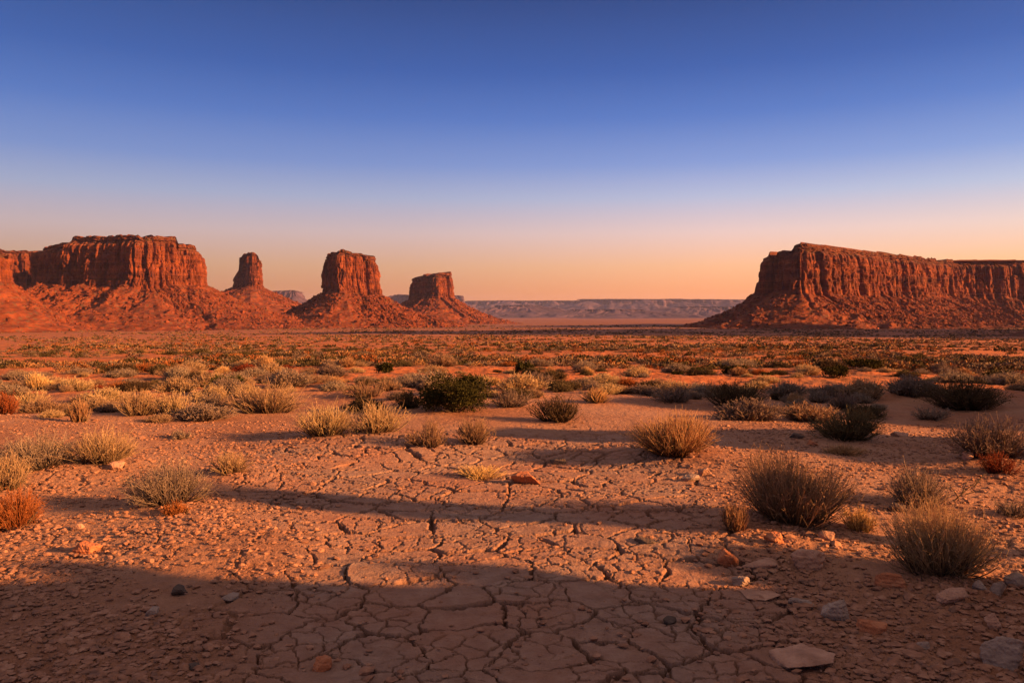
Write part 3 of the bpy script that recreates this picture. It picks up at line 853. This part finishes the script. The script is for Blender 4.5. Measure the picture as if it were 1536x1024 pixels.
# scattered middle-distance shrubs
rs = np.random.RandomState(5)
proto = {}
for kd, cnt in (('straw', 4), ('sage', 4), ('olive', 4), ('rust', 2), ('gold', 2), ('dark', 2)):
    for q in range(cnt):
        proto[kd, q] = None
MIDLAB = {
    'straw': ('tan straw-tipped shrub among many on the middle plain', 'tan shrubs scattered over the middle plain'),
    'sage': ('grey sagebrush among many on the middle plain', 'grey sagebrush scattered over the middle plain'),
    'olive': ('dark olive shrub among many on the middle plain', 'dark shrubs scattered over the middle plain'),
    'rust': ('rusty brown shrub among many on the middle plain', 'rusty shrubs scattered over the middle plain'),
    'gold': ('pale grass clump among many on the middle plain', 'grass clumps scattered over the middle plain'),
    'dark': ('small dark green bush among many on the middle plain', 'dark green bushes scattered over the middle plain'),
}
MID = []
tries = 0
while len(MID) < 300 and tries < 60000:
    tries += 1
    y = 12.3 + 18.5 * rs.rand() ** 1.1
    x = (rs.rand() * 2 - 1) * .67 * y
    px = CX + x / y * F; py = HY + (EYE - float(np.interp(y, _pr, _pz))) / y * F
    # bare strips
    if py > 628: continue
    dens = .48 + 1.1 * float(perlin(np.array([x * .16]), np.array([y * .22]))[0])
    if py > 600: dens *= (1.2 if (px < 480 or px > 960) else .3)
    if py > 617: dens *= .5
    if 558 < py < 572 and 560 < px < 1000: dens *= .35
    if rs.rand() > dens: continue
    w = .42 + .85 * rs.rand() ** 1.5
    if any((x - a) ** 2 + (y - b) ** 2 < (c + w * .30) ** 2 for a, b, c in hero_xy): continue
    if any((x - m[0]) ** 2 + (y - m[1]) ** 2 < ((w + m[2]) * .30) ** 2 for m in MID): continue
    rightness = (px - 768) / 768
    pr = np.array([.34 - .16 * rightness, .34 + .1 * rightness, .13 + .10 * rightness, .045 - .02 * rightness, .08, .03])
    kd = ['straw', 'sage', 'olive', 'rust', 'gold', 'dark'][rs.choice(6, p=pr / pr.sum())]
    MID.append((x, y, w, kd))
MID.sort(key=lambda m: m[1])
for x, y, w, kd in MID:
    q = rs.randint(0, 4 if kd in ('straw', 'sage', 'olive') else 2)
    h = w * (.27 + .15 * rs.rand()) * (1.2 if kd == 'gold' else 1)
    if kd == 'gold': w *= .7
    lab, grp = MIDLAB[kd]
    rz = rs.rand() * 6.28
    z = gz(x, y) - .02
    if proto[kd, q] is None:
        pl = plant(kd, lab, 1., .5, 500 + q * 7 + ord(kd[0]), {'dark': 2600, 'gold': 700}.get(kd, 420), (x, y, z), rz, grp, thick=.0075, leaf=.055)
        proto[kd, q] = pl
        pl.scale = (w, w, h / .5)
    else:
        copy_thing(proto[kd, q], (x, y, z), rz, (w, w, h / .5), lab, grp)

# the scrub beyond, too many to count: one mass
def scrub():
    rs = np.random.RandomState(12)
    VV = []; TT = []
    for y0, y1, n, per, fs in ((29, 75, 8500, 150, .046), (75, 260, 21000, 32, .11), (260, 1900, 56000, 9, .24)):
        y = np.exp(rs.rand(n) ** .9 * (math.log(y1) - math.log(y0)) + math.log(y0)); x = (rs.rand(n) * 2 - 1) * .92 * y
        q = 1 + y / 400
        dens = .30 + .32 * x / y + 3.0 * fbm(x * .035 / q, y * .075 / q, 4, .6)
        keep = rs.rand(n) < np.clip(dens, .03, 1)
        x, y = x[keep], y[keep]; n = len(x)
        z = rel(x, y)
        w = (.28 + .75 * rs.rand(n) ** 2.2) * (1 + y / 380.); h = w * (.22 + .16 * rs.rand(n))
        p = np.repeat(np.arange(n), per); m = len(p)
        d = rs.randn(m, 3); d[:, 2] = np.abs(d[:, 2]); d /= np.linalg.norm(d, axis=1)[:, None]
        C = np.stack([x, y, z], -1)[p] + d * np.stack([w, w, h * 2], -1)[p] * .5 * (.55 + .5 * rs.rand(m, 1))
        side = np.cross(d, rs.randn(m, 3)); side /= np.linalg.norm(side, axis=1)[:, None]
        s_ = w[p][:, None] * fs
        b1 = C - side * s_ - d * s_ * .6; b2 = C + side * s_ - d * s_ * .6; tp = C + d * s_ * .9 + np.array([0, 0, 1]) * s_ * .35
        VV.append(np.stack([b1, b2, tp], 1).reshape(-1, 3))
        kind = rs.choice(4, n, p=[.22, .31, .37, .10])
        TT.append(np.repeat(kind[p] * .25 + .06 + .1 * rs.rand(m), 3))
    V = np.vstack(VV); T = np.concatenate(TT)
    mt, nt, pb, out = nodes('scrub_foliage')
    c = ramp(nt, attr(nt, 't'), [(0, (.15, .080, .038)), (.14, (.23, .12, .055)), (.26, (.09, .062, .046)), (.40, (.14, .095, .066)), (.5, (.040, .030, .016)), (.68, (.065, .048, .022)), (.76, (.17, .06, .022)), (1, (.22, .08, .03))])
    nt.links.new(c, pb.inputs['Base Color']); pb.inputs['Roughness'].default_value = 1; pb.inputs['Specular IOR Level'].default_value = 0
    me = new_mesh('far_scrub', V, np.arange(len(V)).reshape(-1, 3), False, {'t': T}, mt)
    tag(obj('far_scrub', me), 'countless low shrubs merging into a speckled carpet on the far plain', 'scrub', kind='stuff')


scrub()

# ------------------------------------------------------------------ rocks
def stone_data(sx, sy, sz, seed, sub=3, flat=0.):
    """angular stone: the hull of a few points, its faces finely chipped"""
    import bmesh
    rs = np.random.RandomState(seed)
    P = rs.randn(15, 3); P /= np.linalg.norm(P, axis=1)[:, None]
    P *= (.82 + .3 * rs.rand(15, 1))
    if flat:
        P[:, 2] = np.clip(P[:, 2], -1, .55 - .3 * flat + .12 * rs.rand(15))
    P *= np.array([sx, sy, sz])
    bm = bmesh.new()
    for p in P: bm.verts.new(p)
    bmesh.ops.convex_hull(bm, input=bm.verts)
    for v in [v for v in bm.verts if not v.link_faces]: bm.verts.remove(v)
    bmesh.ops.bevel(bm, geom=bm.edges[:], offset=.07 * min(sx, sz), segments=1, affect='EDGES')
    bmesh.ops.triangulate(bm, faces=bm.faces[:])
    for _ in range(sub):
        es = [e for e in bm.edges if e.calc_length() > .09 * sx]
        if not es: break
        bmesh.ops.subdivide_edges(bm, edges=es, cuts=1)
        bmesh.ops.triangulate(bm, faces=bm.faces[:])
    bm.verts.ensure_lookup_table(); bm.verts.index_update()
    V = np.array([v.co[:] for v in bm.verts]); Nn = np.array([v.normal[:] for v in bm.verts]); Fa = np.array([[v.index for v in f.verts] for f in bm.faces]); bm.free()
    k = 1 / sx
    nz = .07 * fbm(V[:, 0] * k * 2 + seed, V[:, 1] * k * 2 + V[:, 2] * k * 2.3, 3) + .05 * perlin(V[:, 2] * k * 8 + seed, V[:, 0] * k * 1.5) + .05 * fbm(V[:, 0] * k * 7 + V[:, 2] * k * 5, V[:, 1] * k * 7 + seed, 3)
    return V + Nn * nz[:, None] * min(sx, sz * 1.4), Fa


STONES = [  # column, foot row, width, height (photograph pixels), material, flatness, label, name
    (1217, 855, 62, 34, 'tan', .1, 'largest tan rock with a ridged top, below the biggest shrub', 'rock'),
    (1094, 848, 42, 24, 'red', 0, 'red rock with a glowing orange face at the edge of the mud', 'rock'),
    (1148, 858, 62, 20, 'tan', .4, 'flat tan slab between the glowing red rock and the ridged tan rock', 'rock_slab'),
    (1253, 932, 44, 36, 'grey', 0, 'angular grey rock beside the slanted orange slab', 'rock'),
    (1312, 950, 54, 30, 'red', .25, 'slanted orange slab right of the angular grey rock', 'rock_slab'),
    (1430, 908, 50, 25, 'tan', .2, 'smooth tan rock at the foot of the wiry shrub', 'rock'),
    (1506, 1006, 70, 52, 'grey', 0, 'largest grey boulder in the bottom right corner', 'rock'),
    (1162, 818, 30, 20, 'red', 0, 'reddish stone in front of the biggest shrub', 'rock'),
    (1240, 812, 24, 16, 'tan', 0, 'small tan stone right of the reddish stone by the biggest shrub', 'rock'),
    (790, 726, 48, 20, 'red', 0, 'crumbly reddish clod lump on the mud at centre, right of the low grass strip', 'clod'),
    (966, 815, 40, 12, 'dark', .4, 'flat dark stone lying alone on the mud right of centre', 'rock'),
    (836, 697, 26, 10, 'dark', .3, 'small flat dark stone above the mud at centre', 'rock'),
    (270, 893, 26, 16, 'dark', 0, 'dark stone in the shaded left foreground', 'rock'),
    (228, 924, 26, 14, 'grey', .2, 'grey stone below the dark stone in the left foreground', 'rock'),
    (290, 1004, 22, 16, 'dark', 0, 'black-looking stone near the bottom edge at left', 'rock'),
    (485, 1006, 36, 20, 'red', 0, 'brown stone near the bottom edge left of centre', 'rock'),
    (345, 900, 30, 12, 'grey', .5, 'thin grey slab right of the dark stone in the left foreground', 'rock_slab'),
    (130, 830, 40, 18, 'red', 0, 'brown clod left of the sunlit crumbly rim', 'clod'),
    (1005, 937, 26, 10, 'dark', 0, 'small dark clod on the cracked mud at bottom centre', 'clod'),
    (1056, 714, 22, 14, 'tan', 0, 'tan stone below the golden grass clump', 'rock'),
    (1035, 722, 26, 12, 'grey', .2, 'grey stone lower left of the golden grass clump', 'rock'),
    (1335, 885, 46, 26, 'red', 0, 'crumbled brown rock left of the wiry shrub', 'rock'),
    (1490, 942, 34, 24, 'tan', 0, 'pointed tan rock above the grey boulder in the corner', 'rock'),
    (1500, 893, 30, 22, 'grey', 0, 'grey-brown stone in the pile by the right edge', 'rock'),
    (1525, 880, 34, 24, 'grey', 0, 'topmost grey stone of the pile at the right edge', 'rock'),
    (1470, 885, 24, 14, 'grey', .2, 'small stone between the wiry shrub and the pile at right', 'rock'),
    (1215, 1000, 106, 26, 'tan', .5, 'broad flat tan slab at the bottom right of the cracked mud', 'rock_slab'),
    (1140, 900, 64, 12, 'tan', .5, 'flat pale slab above the angular grey rock', 'rock_slab'),
    (1205, 910, 40, 12, 'grey', .4, 'low grey stone left of the angular grey rock', 'rock'),
    (1385, 975, 24, 12, 'grey', .1, 'small grey stone left of the corner boulder', 'rock'),
    (1110, 880, 28, 16, 'grey', .1, 'rounded grey stone at the head of the pale slab', 'rock'),
    (1296, 826, 20, 12, 'red', 0, 'small red stone under the sparse straw tuft', 'rock'),
    (1345, 768, 28, 16, 'dark', 0, 'dark stone at the left foot of the low domed shrub', 'rock'),
    (1195, 658, 22, 10, 'dark', 0, 'dark stone left of the brownish olive shrub', 'rock'),
    (1218, 668, 16, 10, 'red', 0, 'reddish stone at the left foot of the brownish olive shrub', 'rock'),
    (1350, 655, 26, 10, 'tan', .3, 'pale flat stone right of the brownish olive shrub', 'rock'),
    (1448, 690, 22, 14, 'tan', 0, 'tan stone at the left foot of the twiggy grey shrub', 'rock'),
    (178, 706, 28, 14, 'tan', .2, 'sunlit orange stone below the rounded golden-grey shrub', 'rock'),
    (118, 796, 16, 12, 'tan', 0, 'pale stone right of the red-orange shrub', 'rock'),
]
SM = {'tan': M_STONE_TAN, 'red': M_STONE_RED, 'grey': M_STONE_GREY, 'dark': M_STONE_DARK}
for i, (px, py, wp, hp, mt, fl, lab, nm) in enumerate(STONES):
    x, y = at(px, py)
    w = wp / F * y; h = hp / F * y
    sx = w * .57; sy = sx * (.75 if nm != 'rock_slab' else .8); sz = max(h * .62, .012) * (1.15 if not fl else 1.2 + fl) * (.7 if nm == 'rock_slab' else 1)
    V, Fa = stone_data(sx, sy, sz, 140 + i * 3, 4 if wp > 26 else 2, fl)
    zmax = V[:, 2].max()
    y2 = y + sy * .5; x2 = (px - CX) / F * y2
    o = obj(nm, new_mesh(nm, V, Fa, wp > 26 and False, None, SM[mt]))
    o.location = (x2, y2, gz(x2, y2) + h * (.5 if nm == 'rock_slab' else .84) - zmax)
    o.rotation_euler = (0, 0, random.Random(i).uniform(-.5, .5))
    tag(o, lab, {'rock': 'rock', 'clod': 'clod', 'rock_slab': 'rock slab'}[nm])

# fallen dry branch on the right
b_ = at(1430, 752)
bx, by = b_
pts = []
V0 = np.array([[0, 0, .0], [.08, .02, .05], [.10, 0, .06], [.16, -.03, .13], [.05, 0, .02]]); V1 = np.array([[.30, .02, .24], [.14, .03, .17], [.26, -.02, .10], [.24, -.05, .25], [-.05, 0, .16]])
v, f, t, _ = tubes(V0, (V0 + V1) / 2 + .012, V1, np.full(5, .007), np.full(5, .002), 4)
o = obj('dead_branch', new_mesh('dead_branch', v, f, False, {'t': t}, P_WOOD), None, (bx, by, gz(bx, by)))
tag(o, 'bare forked dead branch sticking up beside the low grey-brown domed shrub', 'branch')


def gravel():
    import bmesh
    bm = bmesh.new(); bmesh.ops.create_icosphere(bm, subdivisions=1, radius=1)
    V0 = np.array([v.co[:] for v in bm.verts]); F0 = np.array([[v.index for v in f.verts] for f in bm.faces]); bm.free()
    rs = np.random.RandomState(3)
    n = 122000
    y = 3.1 + 9.5 * rs.rand(n) ** 1.5; x = (rs.rand(n) * 2 - 1) * (.80 * y + .1)
    m = np.abs(x + .05 + .25 * perlin(x * .6, y * .6)) / (1.1 + .18 * (y - 3.4))
    dens = .05 + .95 * sstep(.75, 1.35, m)
    dens *= np.clip(.55 + 1.2 * fbm(x * 1.3, y * 1.3, 3), .06, 1)
    k = rs.rand(n) < dens
    x, y = x[k], y[k]; n = len(x)
    s = .003 + .020 * rs.rand(n) ** 4.0 + .018 * rs.rand(n) * (rs.rand(n) > .975 - .06 * (x > .9))
    V = V0[None] * (1 + .75 * (rs.rand(n, len(V0), 1) - .5)) * s[:, None, None] * np.stack([1 + .5 * rs.rand(n), 1 + .3 * rs.rand(n), .38 + .35 * rs.rand(n)], -1)[:, None]
    a = rs.rand(n) * 6.28; ca, sa = np.cos(a)[:, None], np.sin(a)[:, None]
    vx = V[..., 0] * ca - V[..., 1] * sa; vy = V[..., 0] * sa + V[..., 1] * ca
    z = rel(x, y) + .007
    V = np.stack([vx + x[:, None], vy + y[:, None], V[..., 2] + z[:, None]], -1)
    Fa = (F0[None] + (np.arange(n) * len(V0))[:, None, None]).reshape(-1, 3)
    tag(obj('gravel', new_mesh('gravel', V.reshape(-1, 3), Fa, False, None, M_GRAVEL)), 'loose small stones and crumbs of earth strewn over the foreground', 'gravel', kind='stuff')


gravel()

# ------------------------------------------------------------------ air
def haze():
    R_ = 17500.
    V = np.array([[sx * R_, sy * R_, z] for z in (-60., 420.) for sx, sy in ((-1, -1), (1, -1), (1, 1), (-1, 1))])
    Fa = np.array([[0, 3, 2, 1], [4, 5, 6, 7], [0, 1, 5, 4], [1, 2, 6, 5], [2, 3, 7, 6], [3, 0, 4, 7]])
    m = bpy.data.materials.new('dusty_air'); m.use_nodes = True
    nt = m.node_tree; nt.nodes.remove(nt.nodes['Principled BSDF'])
    pv = N(nt, 'ShaderNodeVolumePrincipled', Density=HAZE_D, Anisotropy=.1)
    pv.inputs['Color'].default_value = (*HAZE_C, 1)
    nt.links.new(pv.outputs[0], nt.nodes['Material Output'].inputs['Volume'])
    tag(obj('haze', new_mesh('haze', V, Fa, False, None, m)), 'thin dusty evening air over the valley', 'haze', kind='stuff')


HAZE_D = 1.9e-5
HAZE_C = (.56, .58, 1.0)
haze()

# ------------------------------------------------------------------ sky, sun, camera
def world():
    w = bpy.data.worlds.new('World'); scene.world = w; w.use_nodes = True
    nt = w.node_tree; bg = nt.nodes['Background']
    STR = .12
    k = 1 / (2 ** EXPO) / STR
    sky = nt.nodes.new('ShaderNodeTexSky'); sky.sky_type = 'NISHITA'; sky.sun_disc = False
    sky.sun_elevation = SUN_EL; sky.sun_rotation = SUN_AZ; sky.dust_density = 3; sky.ozone_density = 3
    d = N(nt, 'ShaderNodeTexCoord').outputs['Generated']
    sep = N(nt, 'ShaderNodeSeparateXYZ'); nt.links.new(d, sep.inputs[0])
    def st(l):
        return [(p, tuple(lin(*c))) for p, c in l]
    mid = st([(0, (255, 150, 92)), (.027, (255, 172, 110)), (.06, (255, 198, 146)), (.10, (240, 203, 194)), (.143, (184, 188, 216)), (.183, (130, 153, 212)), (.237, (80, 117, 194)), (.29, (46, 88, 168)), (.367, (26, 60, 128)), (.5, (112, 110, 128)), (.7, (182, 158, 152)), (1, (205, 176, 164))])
    mid[0:3] = [(0, (1.12, .36, .125)), (.027, (1.14, .41, .135)), (.06, (1.06, .53, .265))]
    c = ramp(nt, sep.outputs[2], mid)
    # warmer and brighter toward the sun, greyer away from it
    dot = nt.nodes.new('ShaderNodeVectorMath'); dot.operation = 'DOT_PRODUCT'; nt.links.new(d, dot.inputs[0])
    dot.inputs[1].default_value = tuple(S)
    low = ramp(nt, sep.outputs[2], [(0, (1, 1, 1)), (.22, (.35,) * 3), (.45, (0, 0, 0))])
    side = ramp(nt, math_n(nt, 'ADD', math_n(nt, 'MULTIPLY', dot.outputs['Value'], .5), .5), [(.15, (.45, .50, .58)), (.32, (.62, .66, .72)), (.5, (1, 1, 1)), (.72, (1.12, 1.22, 1.12)), (.88, (2.2, 1.9, 1.4)), (1, (5, 3.6, 2.0))])
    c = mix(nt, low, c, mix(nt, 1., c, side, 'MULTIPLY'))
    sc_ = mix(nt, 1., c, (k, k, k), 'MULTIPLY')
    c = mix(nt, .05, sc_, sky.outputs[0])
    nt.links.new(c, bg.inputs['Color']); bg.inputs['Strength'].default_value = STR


world()
sl = bpy.data.lights.new('sun', 'SUN'); sl.energy = 5.0; sl.angle = math.radians(.9); sl.color = (1.0, .45, .155)
so = bpy.data.objects.new('sun', sl); COL.objects.link(so)
so.rotation_euler = Vector(-S).to_track_quat('-Z', 'Y').to_euler(); so.location = (60, -10, 40)

cam = bpy.data.cameras.new('camera'); cam.sensor_width = 36; cam.lens = 36 * F / 1536
cam.shift_y = -(512 - HY) / 1536 * -1 * -1
cam.clip_start = .05; cam.clip_end = 60000
co = bpy.data.objects.new('camera', cam); COL.objects.link(co)
co.location = (0, 0, EYE + gz(0, 0)); co.rotation_euler = (math.radians(90), 0, 0)
scene.camera = co
